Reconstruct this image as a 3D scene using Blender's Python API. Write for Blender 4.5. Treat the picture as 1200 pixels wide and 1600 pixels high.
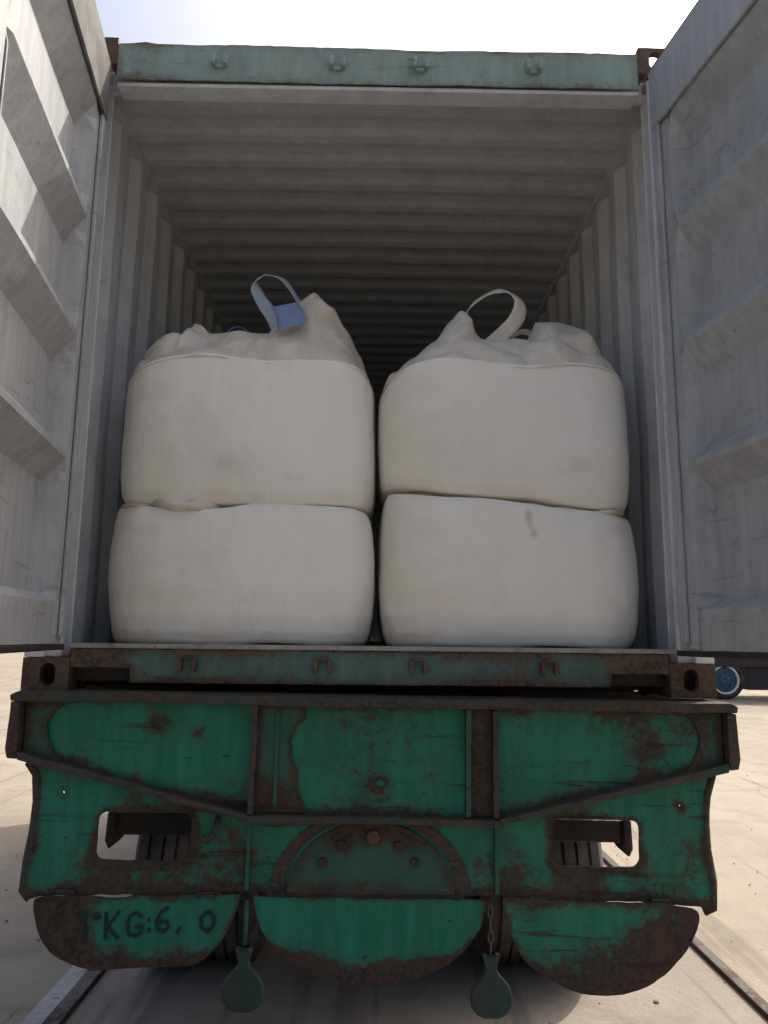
import bpy, bmesh, math, random
from mathutils import Vector, Matrix, noise
from mathutils.geometry import delaunay_2d_cdt
random.seed(7)
S = bpy.context.scene
for o in list(bpy.data.objects): bpy.data.objects.remove(o, do_unlink=True)
C = S.collection

# ------------------------------------------------------------------ camera, sky, sun, exposure
CAM = (0.00966, -2.6788, 0.1957); YAW, PITCH, ROLL = -0.01135, 0.16803, 0.01068; FPX = 1165.4
F = Vector((-math.sin(YAW)*math.cos(PITCH), math.cos(YAW)*math.cos(PITCH), math.sin(PITCH)))
Rv = Vector((math.cos(YAW), math.sin(YAW), 0)); U = Rv.cross(F)
R2 = Rv*math.cos(ROLL) + U*math.sin(ROLL); U2 = -Rv*math.sin(ROLL) + U*math.cos(ROLL)
cd = bpy.data.cameras.new('camera'); cam = bpy.data.objects.new('camera', cd); C.objects.link(cam)
M4 = Matrix(((R2.x, U2.x, -F.x, CAM[0]), (R2.y, U2.y, -F.y, CAM[1]), (R2.z, U2.z, -F.z, CAM[2]), (0, 0, 0, 1)))
cam.matrix_world = M4
cd.sensor_fit = 'VERTICAL'; cd.sensor_height = 24; cd.lens = 24*FPX/1600; cd.clip_start = 0.05; cd.clip_end = 2000
S.camera = cam
SUN_DIR = Vector((0.66, 0.53, 1.0)).normalized()        # towards the sun
EL = math.asin(SUN_DIR.z); AZ = math.atan2(SUN_DIR.x, SUN_DIR.y)
w = bpy.data.worlds.new('World'); S.world = w; w.use_nodes = True
nt = w.node_tree; bg = nt.nodes['Background']
sky = nt.nodes.new('ShaderNodeTexSky'); sky.sky_type = 'NISHITA'; sky.sun_disc = False
sky.sun_elevation = EL; sky.sun_rotation = AZ; sky.dust_density = 10.0; sky.air_density = 1.0; sky.ozone_density = 1.0
nt.links.new(sky.outputs[0], bg.inputs[0]); bg.inputs[1].default_value = 0.15
sd = bpy.data.lights.new('sun', 'SUN'); sd.energy = 2.9; sd.angle = math.radians(0.6); sd.color = (1, 0.95, 0.86)
sun = bpy.data.objects.new('sun', sd); C.objects.link(sun); sun.rotation_euler = (-SUN_DIR).to_track_quat('-Z', 'Y').to_euler()
S.view_settings.view_transform = 'Standard'; S.view_settings.look = 'None'
S.view_settings.exposure = 0.75; S.view_settings.gamma = 1
S.cycles.max_bounces = 6; S.cycles.diffuse_bounces = 5
S.render.resolution_x = 768; S.render.resolution_y = 1024
GZ = -1.5                                               # ground level; z = 0 is the underside of the container

# ------------------------------------------------------------------ materials
class N:
    def __init__(s, name):
        s.m = bpy.data.materials.new(name); s.m.use_nodes = True; s.t = s.m.node_tree
        s.p = s.t.nodes['Principled BSDF']; s.p.inputs['Specular IOR Level'].default_value = 0.3
        s.tc = s.t.nodes.new('ShaderNodeTexCoord')
    def n(s, typ, **k):
        x = s.t.nodes.new(typ)
        for a, b in k.items(): setattr(x, a, b)
        return x
    def l(s, a, b): s.t.links.new(a, b)
    def vec(s, scale=(1, 1, 1), space='Object', loc=(0, 0, 0)):
        mp = s.n('ShaderNodeMapping'); mp.inputs['Scale'].default_value = scale; mp.inputs['Location'].default_value = loc
        s.l(s.tc.outputs[space], mp.inputs[0]); return mp.outputs[0]
    def noise(s, scale, detail=4, rough=0.6, vec=None, dist=0):
        x = s.n('ShaderNodeTexNoise'); x.inputs['Scale'].default_value = scale; x.inputs['Detail'].default_value = detail
        x.inputs['Roughness'].default_value = rough; x.inputs['Distortion'].default_value = dist
        s.l(vec if vec else s.vec(), x.inputs['Vector']); return x.outputs[0]
    def math(s, op, a, b=0.0, c=None, clamp=False):
        x = s.n('ShaderNodeMath', operation=op, use_clamp=clamp)
        for i, v in enumerate((a, b, c)):
            if v is None: continue
            if isinstance(v, (int, float)): x.inputs[i].default_value = v
            else: s.l(v, x.inputs[i])
        return x.outputs[0]
    def ramp(s, v, lo, hi, a=0.0, b=1.0):
        x = s.n('ShaderNodeMapRange', interpolation_type='SMOOTHSTEP')
        for i, q in enumerate((v, lo, hi, a, b)):
            if isinstance(q, (int, float)): x.inputs[i].default_value = q
            else: s.l(q, x.inputs[i])
        return x.outputs[0]
    def mix(s, f, a, b, mode='MIX'):
        x = s.n('ShaderNodeMix', data_type='RGBA', blend_type=mode)
        if isinstance(f, (int, float)): x.inputs[0].default_value = f
        else: s.l(f, x.inputs[0])
        for i, q in ((6, a), (7, b)):
            if isinstance(q, tuple): x.inputs[i].default_value = (*q, 1)
            else: s.l(q, x.inputs[i])
        return x.outputs[2]
    def bump(s, h, strength=0.3, dist=0.01):
        b = s.n('ShaderNodeBump'); b.inputs['Strength'].default_value = strength; b.inputs['Distance'].default_value = dist
        s.l(h, b.inputs['Height']); s.l(b.outputs[0], s.p.inputs['Normal'])
    def out(s, col, rough=0.6, metal=0.0):
        if isinstance(col, tuple): s.p.inputs['Base Color'].default_value = (*col, 1)
        else: s.l(col, s.p.inputs['Base Color'])
        if isinstance(rough, (int, float)): s.p.inputs['Roughness'].default_value = rough
        else: s.l(rough, s.p.inputs['Roughness'])
        s.p.inputs['Metallic'].default_value = metal
        return s.m

def attr(k, name='rust'):
    a = k.n('ShaderNodeAttribute'); a.attribute_name = name; return a.outputs['Fac']

def painted(name, paint, paint2, rust=(0.075, 0.034, 0.022), thr=0.62, width=0.08, space='Object', spec=0.3, edge=True, rough=0.55, grime=0.5, chips=.75):
    """worn paint: two tones, chips and rust patches; vertex attribute 'rust' raises the rust where steel is worn"""
    k = N(name); v = k.vec((1, 1, 1), space)
    big = k.noise(3.1, 4, .65, v, .6); mid = k.noise(13, 5, .7, v, .4); fine = k.noise(70, 3, .6, v)
    streak = k.noise(9, 4, .6, k.vec((3.0, 3.0, .35), space))
    r = k.math('ADD', k.math('MULTIPLY', big, .55), k.math('MULTIPLY', mid, .45))
    if edge: r = k.math('ADD', r, k.math('MULTIPLY', attr(k), .45))
    r = k.math('ADD', r, k.math('MULTIPLY', fine, .08))
    fleck = k.noise(42, 4, .65, k.vec((1, 1, 1), space, (2, 8, 5)), .5)
    r = k.math('SUBTRACT', r, k.math('MULTIPLY', k.math('SUBTRACT', fleck, .5), .34))
    mask = k.ramp(r, thr-.02, thr+width)
    halo = k.ramp(r, thr-.16, thr+.03)
    col = k.mix(k.ramp(streak, .35, .7), paint, paint2)
    dirt = k.mix(k.ramp(mid, .3, .75), tuple(c*.45+.008 for c in paint), tuple(min(1, c*.8+.02) for c in paint2))
    col = k.mix(k.math('MULTIPLY', halo, grime), col, dirt)
    col = k.mix(k.math('MULTIPLY', k.ramp(k.noise(6, 6, .75, k.vec((1, 1, .6), space, (9, 2, 4))), .42, .75), .45), col, tuple(c*.5+.012 for c in paint))
    rc = k.mix(k.ramp(fine, .3, .7), tuple(c*.5 for c in rust), tuple(min(1, c*1.5) for c in rust))
    rc = k.mix(k.math('MULTIPLY', k.ramp(mid, .42, .66), .8), rc, tuple(min(1, c*f) for c, f in zip(rust, (1.5, 1.45, 1.15))))
    col = k.mix(k.math('MULTIPLY', mask, .93), col, rc)
    # pitted specks, dark chips and sideways scrapes
    pit = k.ramp(k.noise(34, 4, .6, k.vec((1, 1, 1.3), space, (5, 5, 1)), .6), .63, .70)
    col = k.mix(k.math('MULTIPLY', k.math('MULTIPLY', pit, k.ramp(big, .42, .62)), chips), col, tuple(c*.8 for c in rust))
    chip = k.ramp(k.noise(19, 3, .5, k.vec((1, 1, 1.6), space, (3, 1, 7)), .3), .69, .73)
    col = k.mix(k.math('MULTIPLY', chip, chips), col, tuple(c*.45 for c in rust))
    scr = k.ramp(k.noise(3.2, 5, .62, k.vec((1.1, 1.1, 13), space, (1, 3, 2)), .25), .59, .65)
    col = k.mix(k.math('MULTIPLY', k.math('MULTIPLY', scr, k.ramp(k.noise(1.9, 2, .5, k.vec(loc=(7, 7, 7), space=space)), .45, .6)), chips), col, tuple(c*.6 for c in rust))
    h = k.math('ADD', k.math('MULTIPLY', mask, .6), k.math('MULTIPLY', fine, .5))
    k.bump(h, .35, .004)
    k.p.inputs['Specular IOR Level'].default_value = spec
    return k.out(col, k.ramp(mask, 0, 1, rough, .9))

MAT = {}
MAT['trailer'] = painted('trailer_green', (0.003, 0.135, 0.080), (0.012, 0.175, 0.112), rust=(.044, .023, .019), thr=.645, width=.17)
MAT['trailer_worn'] = painted('trailer_green_worn', (0.012, 0.085, 0.055), (0.024, 0.10, 0.07), rust=(.047, .027, .021), thr=.60, width=.2)
MAT['trailer_rust'] = painted('trailer_rusty', (0.02, 0.06, 0.042), (0.045, 0.055, 0.045), rust=(.052, .037, .033), thr=.40, width=.2)
MAT['cont_green'] = painted('header_green', (0.235, 0.325, 0.285), (0.29, 0.37, 0.33), rust=(.13, .095, .075), thr=.74, width=.18, grime=.5, chips=.4)
MAT['sill_green'] = painted('sill_green', (0.060, 0.135, 0.115), (0.10, 0.165, 0.145), rust=(.075, .052, .042), thr=.66, width=.2, grime=.7)
MAT['casting'] = painted('casting_rust', (0.10, 0.062, 0.042), (0.13, 0.08, 0.055), rust=(.07, .042, .03), thr=.52)
MAT['inside'] = painted('inside_paint', (0.56, 0.58, 0.60), (0.63, 0.645, 0.66), rust=(.36, .32, .28), thr=.70, width=.14, edge=False, grime=.3, chips=.2)
MAT['door'] = painted('door_paint', (0.34, 0.355, 0.375), (0.41, 0.425, 0.44), rust=(.21, .165, .125), thr=.70, width=.14, edge=True, grime=.35, chips=.3)
MAT['door_rib'] = MAT['door']
MAT['dark_steel'] = painted('dark_steel', (0.022, 0.018, 0.016), (0.035, 0.028, 0.024), rust=(.05, .03, .022), thr=.55)
MAT['edging'] = painted('edging_steel', (0.26, 0.27, 0.29), (0.33, 0.33, 0.35), rust=(.2, .15, .11), thr=.6)

def rubber(name, c, dusty=(.16, .13, .11)):
    k = N(name); n1 = k.noise(6, 4); n2 = k.noise(60, 3)
    col = k.mix(k.ramp(n1, .35, .75), c, dusty); k.bump(n2, .3, .003); return k.out(col, .85)
MAT['rubber'] = rubber('tyre_rubber', (.025, .022, .021), (.10, .08, .068))
MAT['gasket'] = rubber('door_gasket', (.085, .085, .085), (.17, .165, .155))
def plain(name, c, r=.6, m=0.0, var=.25):
    k = N(name); n1 = k.noise(8, 5); col = k.mix(n1, tuple(x*(1-var) for x in c), tuple(min(1, x*(1+var)) for x in c)); return k.out(col, r, m)
MAT['pale_strap'] = plain('pale_webbing', (.36, .42, .52), .75)
MAT['blue_strap'] = plain('blue_webbing', (.20, .28, .45), .75)
MAT['letter'] = plain('black_paint', (.010, .026, .022), .7)
MAT['hole'] = plain('hole_dark', (.006, .005, .005), .95)
MAT['pebble'] = plain('pebble', (.17, .15, .125), .9)
MAT['rim_blue'] = plain('rim_blue', (.03, .085, .14), .5)
MAT['white_paint'] = plain('white_paint', (.72, .72, .68), .5, var=.1)
MAT['truck_dark'] = plain('truck_dark', (.035, .034, .04), .6)
MAT['truck_body'] = plain('truck_body', (.16, .09, .06), .6)
MAT['plywood'] = plain('floor_plywood', (.13, .085, .055), .7)
MAT['link'] = plain('chain_steel', (.10, .08, .065), .6, .4)
MAT['tag'] = painted('tag_green', (0.016, 0.042, 0.033), (0.022, 0.05, 0.04), rust=(.045, .036, .03), thr=.62, grime=.4)

def fabric(name, a, b, stain_shade):
    k = N(name)
    v1 = k.noise(2.2, 4, .6, k.vec((2.2, 2.2, .7))); v2 = k.noise(1.7, 5, .6, k.vec((1, 1, 1.2), loc=(4, 2, 1)))
    sp = k.noise(7, 5, .7, k.vec((1, 1, 1), loc=(1, 5, 3)), .5)
    col = k.mix(k.ramp(v1, .3, .7), a, b)
    col = k.mix(k.math('MULTIPLY', k.ramp(v2, .44, .66), .6), col, stain_shade)  # soft blotches: stains on the body, painted crease shade on the loose top
    col = k.mix(k.math('MULTIPLY', k.ramp(sp, .66, .78), .30), col, (.36, .29, .22))
    col = k.mix(k.ramp(k.math('ADD', attr(k), k.math('MULTIPLY', k.noise(14, 4, .7), .5)), .45, 1.0, 0, .5), col, (.40, .325, .235))
    wv = k.n('ShaderNodeTexWave', wave_type='BANDS', bands_direction='X'); wv.inputs['Scale'].default_value = 95
    k.l(k.vec(), wv.inputs['Vector'])
    wz = k.n('ShaderNodeTexWave', wave_type='BANDS', bands_direction='Z'); wz.inputs['Scale'].default_value = 95
    k.l(k.vec(), wz.inputs['Vector'])
    wr = k.noise(4, 4, .5, k.vec((1.5, 1.5, .8)), .25); wr2 = k.noise(22, 4, .6, k.vec((1.4, 1.4, .5)))
    h = k.math('ADD', k.math('MULTIPLY', k.math('ADD', wv.outputs['Fac'], wz.outputs['Fac']), .012), k.math('ADD', k.math('MULTIPLY', wr, .8), k.math('MULTIPLY', wr2, .12)))
    k.bump(h, .6, .03)
    k.p.inputs['Sheen Weight'].default_value = .1
    return k.out(col, .6)
MAT['bag'] = fabric('woven_bag', (.80, .78, .715), (.85, .83, .77), (.70, .635, .535))
MAT['bag_top'] = fabric('woven_bag_top', (.60, .54, .445), (.74, .70, .62), (.44, .36, .27))  # shading of the creases is put into this cloth's beige blotches

def ground_mat(name, a, b, c, crack=True):
    k = N(name); v = k.vec()
    n1 = k.noise(.35, 5, .6, v); n2 = k.noise(2.4, 6, .65, v, .3); n3 = k.noise(30, 5, .7, v)
    tr = k.noise(1.3, 4, .6, k.vec((4.0, .22, 1)))
    col = k.mix(k.ramp(n1, .35, .65), a, b); col = k.mix(k.math('MULTIPLY', k.ramp(n2, .45, .75), .7), col, c)
    col = k.mix(k.math('MULTIPLY', k.ramp(tr, .54, .66), .5), col, tuple(x*.6 for x in c))
    col = k.mix(k.math('MULTIPLY', k.ramp(n3, .55, .75), .35), col, tuple(x*.75 for x in c))
    if crack:
        vo = k.n('ShaderNodeTexVoronoi', feature='DISTANCE_TO_EDGE'); vo.inputs['Scale'].default_value = .55
        mv = k.n('ShaderNodeVectorMath', operation='ADD'); nv = k.n('ShaderNodeTexNoise'); nv.inputs['Scale'].default_value = 1.6; k.l(v, nv.inputs['Vector'])
        k.l(v, mv.inputs[0]); k.l(nv.outputs['Color'], mv.inputs[1]); k.l(mv.outputs[0], vo.inputs['Vector'])
        cr = k.ramp(vo.outputs['Distance'], .004, .016, 1, 0)
        col = k.mix(k.math('MULTIPLY', cr, .16), col, (.2, .165, .13))
    k.bump(k.math('ADD', k.math('MULTIPLY', n2, .6), k.math('MULTIPLY', n3, .5)), .6, .02)
    return k.out(col, .9)
MAT['ground'] = ground_mat('sandy_ground', (.215, .188, .150), (.262, .232, .187), (.155, .134, .106))
MAT['deck'] = ground_mat('weighbridge_concrete', (.165, .145, .128), (.215, .19, .167), (.12, .105, .092))

# ------------------------------------------------------------------ mesh helpers
def link(name, me, mat=None, parent=None):
    o = bpy.data.objects.new(name, me); C.objects.link(o)
    if mat: me.materials.append(MAT[mat] if isinstance(mat, str) else mat)
    if parent: o.parent = parent
    return o
def mesh(name, vs, fs, mat, parent=None, smooth=False, bevel=0, rust=None):
    me = bpy.data.meshes.new(name); me.from_pydata([tuple(v) for v in vs], [], fs); me.validate()
    bm = bmesh.new(); bm.from_mesh(me); bmesh.ops.recalc_face_normals(bm, faces=bm.faces); bm.to_mesh(me); bm.free()
    if rust is not None:
        a = me.attributes.new('rust', 'FLOAT', 'POINT'); a.data.foreach_set('value', rust)
    if smooth: me.polygons.foreach_set('use_smooth', [True]*len(me.polygons))
    o = link(name, me, mat, parent)
    if bevel:
        m = o.modifiers.new('bevel', 'BEVEL'); m.width = bevel; m.segments = 2; m.limit_method = 'ANGLE'; m.angle_limit = math.radians(35)
    return o
def empty(name, loc=(0, 0, 0), parent=None):
    o = bpy.data.objects.new(name, None); C.objects.link(o); o.location = loc; o.empty_display_size = .2
    if parent: o.parent = parent
    return o
def tag(o, label=None, cat=None, group=None, kind=None):
    for k, v in (('label', label), ('category', cat), ('group', group), ('kind', kind)):
        if v: o[k] = v
    return o
class MB:
    def __init__(s): s.v = []; s.f = []
    def box(s, x0, x1, y0, y1, z0, z1):
        b = len(s.v); s.v += [(x, y, z) for z in (z0, z1) for y in (y0, y1) for x in (x0, x1)]
        s.f += [tuple(b+i for i in q) for q in ((0, 2, 3, 1), (4, 5, 7, 6), (0, 1, 5, 4), (2, 6, 7, 3), (0, 4, 6, 2), (1, 3, 7, 5))]
        return s
    def prism(s, prof, axis, a0, a1):
        """extrude closed profile [(p,q)] along axis 'x' (p=y,q=z), 'y' (p=x,q=z) or 'z' (p=x,q=y)"""
        b = len(s.v); n = len(prof)
        for a in (a0, a1):
            for p, q in prof: s.v.append({'x': (a, p, q), 'y': (p, a, q), 'z': (p, q, a)}[axis])
        s.f.append(tuple(b+i for i in range(n))); s.f.append(tuple(b+n+i for i in reversed(range(n))))
        for i in range(n): j = (i+1) % n; s.f.append((b+i, b+j, b+n+j, b+n+i))
        return s
    def tube(s, pts, r, seg=10, closed=False):
        pts = [Vector(p) for p in pts]; n = len(pts); b = len(s.v); up = Vector((.13, .27, 1)).normalized()
        for i, p in enumerate(pts):
            t = (pts[(i+1) % n]-pts[i-1]) if closed else (pts[min(i+1, n-1)]-pts[max(i-1, 0)])
            t.normalize(); a = t.cross(up)
            if a.length < .05: a = t.cross(Vector((1, 0, 0)))
            a.normalize(); c = t.cross(a); rr = r[i] if isinstance(r, (list, tuple)) else r
            for k in range(seg):
                th = 2*math.pi*k/seg; s.v.append(tuple(p+a*math.cos(th)*rr+c*math.sin(th)*rr))
        for i in range(n if closed else n-1):
            j = (i+1) % n
            for k in range(seg):
                k2 = (k+1) % seg; s.f.append((b+i*seg+k, b+i*seg+k2, b+j*seg+k2, b+j*seg+k))
        if not closed:
            s.f.append(tuple(b+k for k in range(seg))); s.f.append(tuple(b+(n-1)*seg+k for k in reversed(range(seg))))
        return s
    def lathe(s, prof, seg=40, axis='x', c=(0, 0, 0)):
        """closed ring of profile [(a,r)] about an axis through c"""
        b = len(s.v); n = len(prof)
        for k in range(seg):
            th = 2*math.pi*k/seg; cs, sn = math.cos(th), math.sin(th)
            for a, r in prof:
                s.v.append({'x': (c[0]+a, c[1]+r*cs, c[2]+r*sn), 'y': (c[0]+r*cs, c[1]+a, c[2]+r*sn), 'z': (c[0]+r*cs, c[1]+r*sn, c[2]+a)}[axis])
        for k in range(seg):
            k2 = (k+1) % seg
            for i in range(n):
                j = (i+1) % n; s.f.append((b+k*n+i, b+k*n+j, b+k2*n+j, b+k2*n+i))
        return s
    def build(s, name, mat, parent=None, **k): return mesh(name, s.v, s.f, mat, parent, **k)

def inpoly(x, y, P):
    r = False; n = len(P); j = n-1
    for i in range(n):
        if (P[i][1] > y) != (P[j][1] > y) and x < (P[j][0]-P[i][0])*(y-P[i][1])/(P[j][1]-P[i][1])+P[i][0]: r = not r
        j = i
    return r
def segd(x, y, P):
    d = 9
    for i in range(len(P)):
        ax, ay = P[i]; bx, by = P[(i+1) % len(P)]; dx, dy = bx-ax, by-ay; L = dx*dx+dy*dy
        t = 0 if L == 0 else max(0, min(1, ((x-ax)*dx+(y-ay)*dy)/L)); d = min(d, math.hypot(x-ax-t*dx, y-ay-t*dy))
    return d
def resample(P, step, jit=0.0, seed=0):
    out = []
    for i in range(len(P)):
        a, b = P[i], P[(i+1) % len(P)]; L = math.hypot(b[0]-a[0], b[1]-a[1]); n = max(1, int(L/step))
        for k in range(n):
            x, y = a[0]+(b[0]-a[0])*k/n, a[1]+(b[1]-a[1])*k/n
            out.append((x+jit*noise.noise((x*23+seed, y*23, 1)), y+jit*noise.noise((x*23, y*23+seed, 5))))
    return out
def plate(name, outer, holes, y0, th, mat, parent=None, step=.022, dent=.004, jit=.003, rustw=.035, blobs=(), axis='y', seed=1.0, bend=None):
    """sheet metal cut to an outline, with holes, small dents, ragged edges and an edge-rust attribute"""
    O = resample(outer, step, jit, seed); H = [resample(h, min(step, .012), jit*.4, seed+9) for h in holes]
    pts = [Vector(p) for p in O]; ed = [(i, (i+1) % len(O)) for i in range(len(O))]
    for h in H:
        b = len(pts); pts += [Vector(p) for p in h]; ed += [(b+i, b+(i+1) % len(h)) for i in range(len(h))]
    xs = [p[0] for p in O]; ys = [p[1] for p in O]
    x = min(xs)+step
    while x < max(xs):
        y = min(ys)+step
        while y < max(ys):
            q = (x+random.uniform(-.2, .2)*step, y+random.uniform(-.2, .2)*step)
            if inpoly(*q, O) and segd(*q, O) > step*.6 and not any(inpoly(*q, h) or segd(*q, h) < step*.5 for h in H): pts.append(Vector(q))
            y += step
        x += step
    vs, es, fs, *_ = delaunay_2d_cdt(pts, ed, [], 0, 1e-6)
    T = []
    for f in fs:
        cx = sum(vs[i][0] for i in f)/len(f); cy = sum(vs[i][1] for i in f)/len(f)
        if inpoly(cx, cy, O) and not any(inpoly(cx, cy, h) for h in H): T.append(tuple(f))
    n = len(vs); cnt = {}
    for f in T:
        for i in range(len(f)):
            e = (f[i], f[(i+1) % len(f)]); cnt[tuple(sorted(e))] = cnt.get(tuple(sorted(e)), 0)+1
    V = []; Rr = []
    for k in (0, 1):
        for v in vs:
            d = dent*(noise.noise((v[0]*3.1+seed, v[1]*3.1, 2))+.5*noise.noise((v[0]*9+seed, v[1]*9, 4)))
            if bend: d += bend(v[0], v[1])
            V.append({'y': (v[0], y0+d+k*th, v[1]), 'z': (v[0], v[1], y0+d+k*th), 'x': (y0+d+k*th, v[0], v[1])}[axis])
            r = max(0, 1-min([segd(v[0], v[1], O)]+[segd(v[0], v[1], h) for h in H])/rustw)*.55 if rustw else 0
            for bx, by, br, bs in blobs: r += bs*max(0, 1-math.hypot(v[0]-bx, v[1]-by)/br)
            Rr.append(r)
    Fc = T+[tuple(n+i for i in reversed(f)) for f in T]+[(e[0], e[1], n+e[1], n+e[0]) for e, c in cnt.items() if c == 1]
    return mesh(name, V, Fc, mat, parent, rust=Rr)
def arc(cx, cy, rx, ry, a0, a1, n):
    return [(cx+rx*math.cos(math.radians(a0+(a1-a0)*i/n)), cy+ry*math.sin(math.radians(a0+(a1-a0)*i/n))) for i in range(n+1)]
def rrect(x0, x1, z0, z1, r, n=5):
    return arc(x1-r, z1-r, r, r, 0, 90, n)+arc(x0+r, z1-r, r, r, 90, 180, n)+arc(x0+r, z0+r, r, r, 180, 270, n)+arc(x1-r, z0+r, r, r, 270, 360, n)
def interp(P, x):
    if x <= P[0][0]: return P[0][1]
    for (a, b), (c, d) in zip(P, P[1:]):
        if x <= c:
            t = (x-a)/(c-a); t = t*t*(3-2*t)*.6+t*.4; return b+(d-b)*t
    return P[-1][1]
def ribbon(name, pts, wdirs, width, th, mat, parent, sub=6):
    """flat strap following a curve, wdirs = width direction per point"""
    P = [Vector(p) for p in pts]; Wd = [Vector(d).normalized() for d in wdirs]; V = []; Fc = []; path = []
    for i in range(len(P)-1):
        p0, p1, p2, p3 = P[max(i-1, 0)], P[i], P[i+1], P[min(i+2, len(P)-1)]
        for k in range(sub):
            t = k/sub
            path.append((.5*((2*p1)+(p2-p0)*t+(2*p0-5*p1+4*p2-p3)*t*t+(3*p1-p0-3*p2+p3)*t**3), Wd[i].lerp(Wd[i+1], t).normalized()))
    path.append((P[-1], Wd[-1]))
    for i, (c, d) in enumerate(path):
        t = (path[min(i+1, len(path)-1)][0]-path[max(i-1, 0)][0]).normalized(); nn = t.cross(d)
        nn = nn.normalized() if nn.length > .01 else Vector((0, 1, 0))
        for a in (-1, -.5, 0, .5, 1):
            off = nn*(.0012*math.sin(i*.7+a*2))
            V.append(c+d*a*width/2+off+nn*th/2)
        for a in (1, .5, 0, -.5, -1):
            off = nn*(.0012*math.sin(i*.7+a*2))
            V.append(c+d*a*width/2+off-nn*th/2)
    for i in range(len(path)-1):
        for k in range(10):
            k2 = (k+1) % 10; Fc.append((i*10+k, i*10+k2, i*10+10+k2, i*10+10+k))
    Fc += [tuple(range(10)), tuple(len(V)-10+k for k in reversed(range(10)))]
    return mesh(name, V, Fc, mat, parent, smooth=True)

# ------------------------------------------------------------------ setting
g = MB(); g.v = [(-400, -60, GZ), (400, -60, GZ), (400, 900, GZ), (-400, 900, GZ)]; g.f = [(0, 1, 2, 3)]
tag(g.build('ground', 'ground'), kind='structure')
DX0, DX1 = -1.375, 1.845
d = MB(); d.v = [(DX0, -6, GZ+.006), (DX1, -6, GZ+.006), (DX1, 13, GZ+.006), (DX0, 13, GZ+.006)]; d.f = [(0, 1, 2, 3)]
tag(d.build('weighbridge_deck', 'deck'), kind='structure')
for s, x, wd in ((-1, DX0, .075), (1, DX1, .06)):
    tag(MB().box(x-wd/2, x+wd/2, -6, 13, GZ-.02, GZ+.035).build('deck_edge_rail', 'dark_steel', bevel=.004), kind='structure')
    if s > 0: continue
    a, b = sorted((x+s*wd/2+s*.004, x+s*(.15)))
    tag(MB().box(a, b, -6, 13, GZ-.02, GZ+.012).build('deck_edging', 'edging', bevel=.003), kind='structure')
V = []; Fc = []
for i in range(1500):
    y = random.uniform(.5, 22)**1.0; x = random.choice((-1, 1))*random.uniform(.2, 2+.62*(y+2.7)); r = random.uniform(.003, .010)*(2.0 if random.random() < .04 else 1)
    b = len(V); z = GZ+.006
    for kk in range(6):
        th = kk*math.pi/3+random.uniform(-.3, .3); V.append((x+r*math.cos(th), y+r*math.sin(th)*random.uniform(.7, 1.1), z))
    for kk in range(6): q = V[b+kk]; V.append((x+(q[0]-x)*.6, y+(q[1]-y)*.6, z+r*random.uniform(.5, .9)))
    Fc += [(b+kk, b+(kk+1) % 6, b+6+(kk+1) % 6, b+6+kk) for kk in range(6)]+[tuple(b+6+kk for kk in range(6))]
tag(mesh('gravel', V, Fc, 'pebble'), 'loose pebbles and grit scattered over the sandy ground', 'gravel', kind='stuff')

# ------------------------------------------------------------------ container
cont = empty('shipping_container', (0, 0, 0))
tag(cont, 'weathered green steel shipping container with open rear doors on the trailer', 'container')
LEN, HW, HT = 6.058, 1.219, 2.591
# corner castings
def casting(x0, y0, z0, top):
    sx = 1 if x0 > 0 else -1; xa, xb = sorted((x0, x0-sx*.162)); rear = y0 == 0
    m = plate('corner_casting', [(xa, z0), (xb, z0), (xb, z0+.118), (xa, z0+.118)], [rrect(x0-sx*.089-.027, x0-sx*.089+.027, z0+.020, z0+.100, .026)],
              y0 if rear else y0-.03, .03, 'casting', cont, step=.03, dent=.001, jit=.0015, rustw=0)
    q = MB()
    ya, yb = (y0+.03, y0+.178) if rear else (y0-.178, y0-.03)
    so = sorted((x0, x0-sx*.028)); q.box(so[0], so[1], ya, yb, z0, z0+.118)                 # outer side
    si = sorted((x0-sx*.134, x0-sx*.162)); q.box(si[0], si[1], ya, yb, z0, z0+.118)         # inner side
    wa, wb = sorted((so[1] if sx < 0 else so[0], si[0] if sx < 0 else si[1]))
    if not (top and rear): q.box(wa, wb, ya, yb, z0+.118-.02 if top else z0, z0+.118 if top else z0+.02)
    else:
        q.box(wa, wb, yb-.025, yb, z0+.09, z0+.118)
    if not top: q.box(wa, wb, yb-.02, yb, z0+.02, z0+.118)
    q.build('casting_wall', 'casting', m, bevel=.004)
for x in (-HW, HW):
    for y in (0, LEN):
        casting(x, y, 0, False); casting(x, y, HT-.118, True)
# rear posts : outer hollow section and inner channel
for s in (-1, 1):
    p = [(s*1.219, .002), (s*1.150, .002), (s*1.150, .030), (s*1.098, .030), (s*1.098, .040), (s*1.140, .040), (s*1.140, .115), (s*1.104, .115), (s*1.104, .125), (s*1.219, .125)]
    post = MB().prism(p, 'z', .119, HT-.119).build('corner_post', 'inside', cont, bevel=.004)
    MB().box(*sorted((s*1.125, s*1.108)), .0415, .056, .16, 2.42).build('post_lip', 'inside', post, bevel=.003)
    MB().box(*sorted((s*1.150, s*1.219)), LEN-.12, LEN-.002, .119, HT-.119).build('corner_post', 'inside', cont, bevel=.005)
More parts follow.
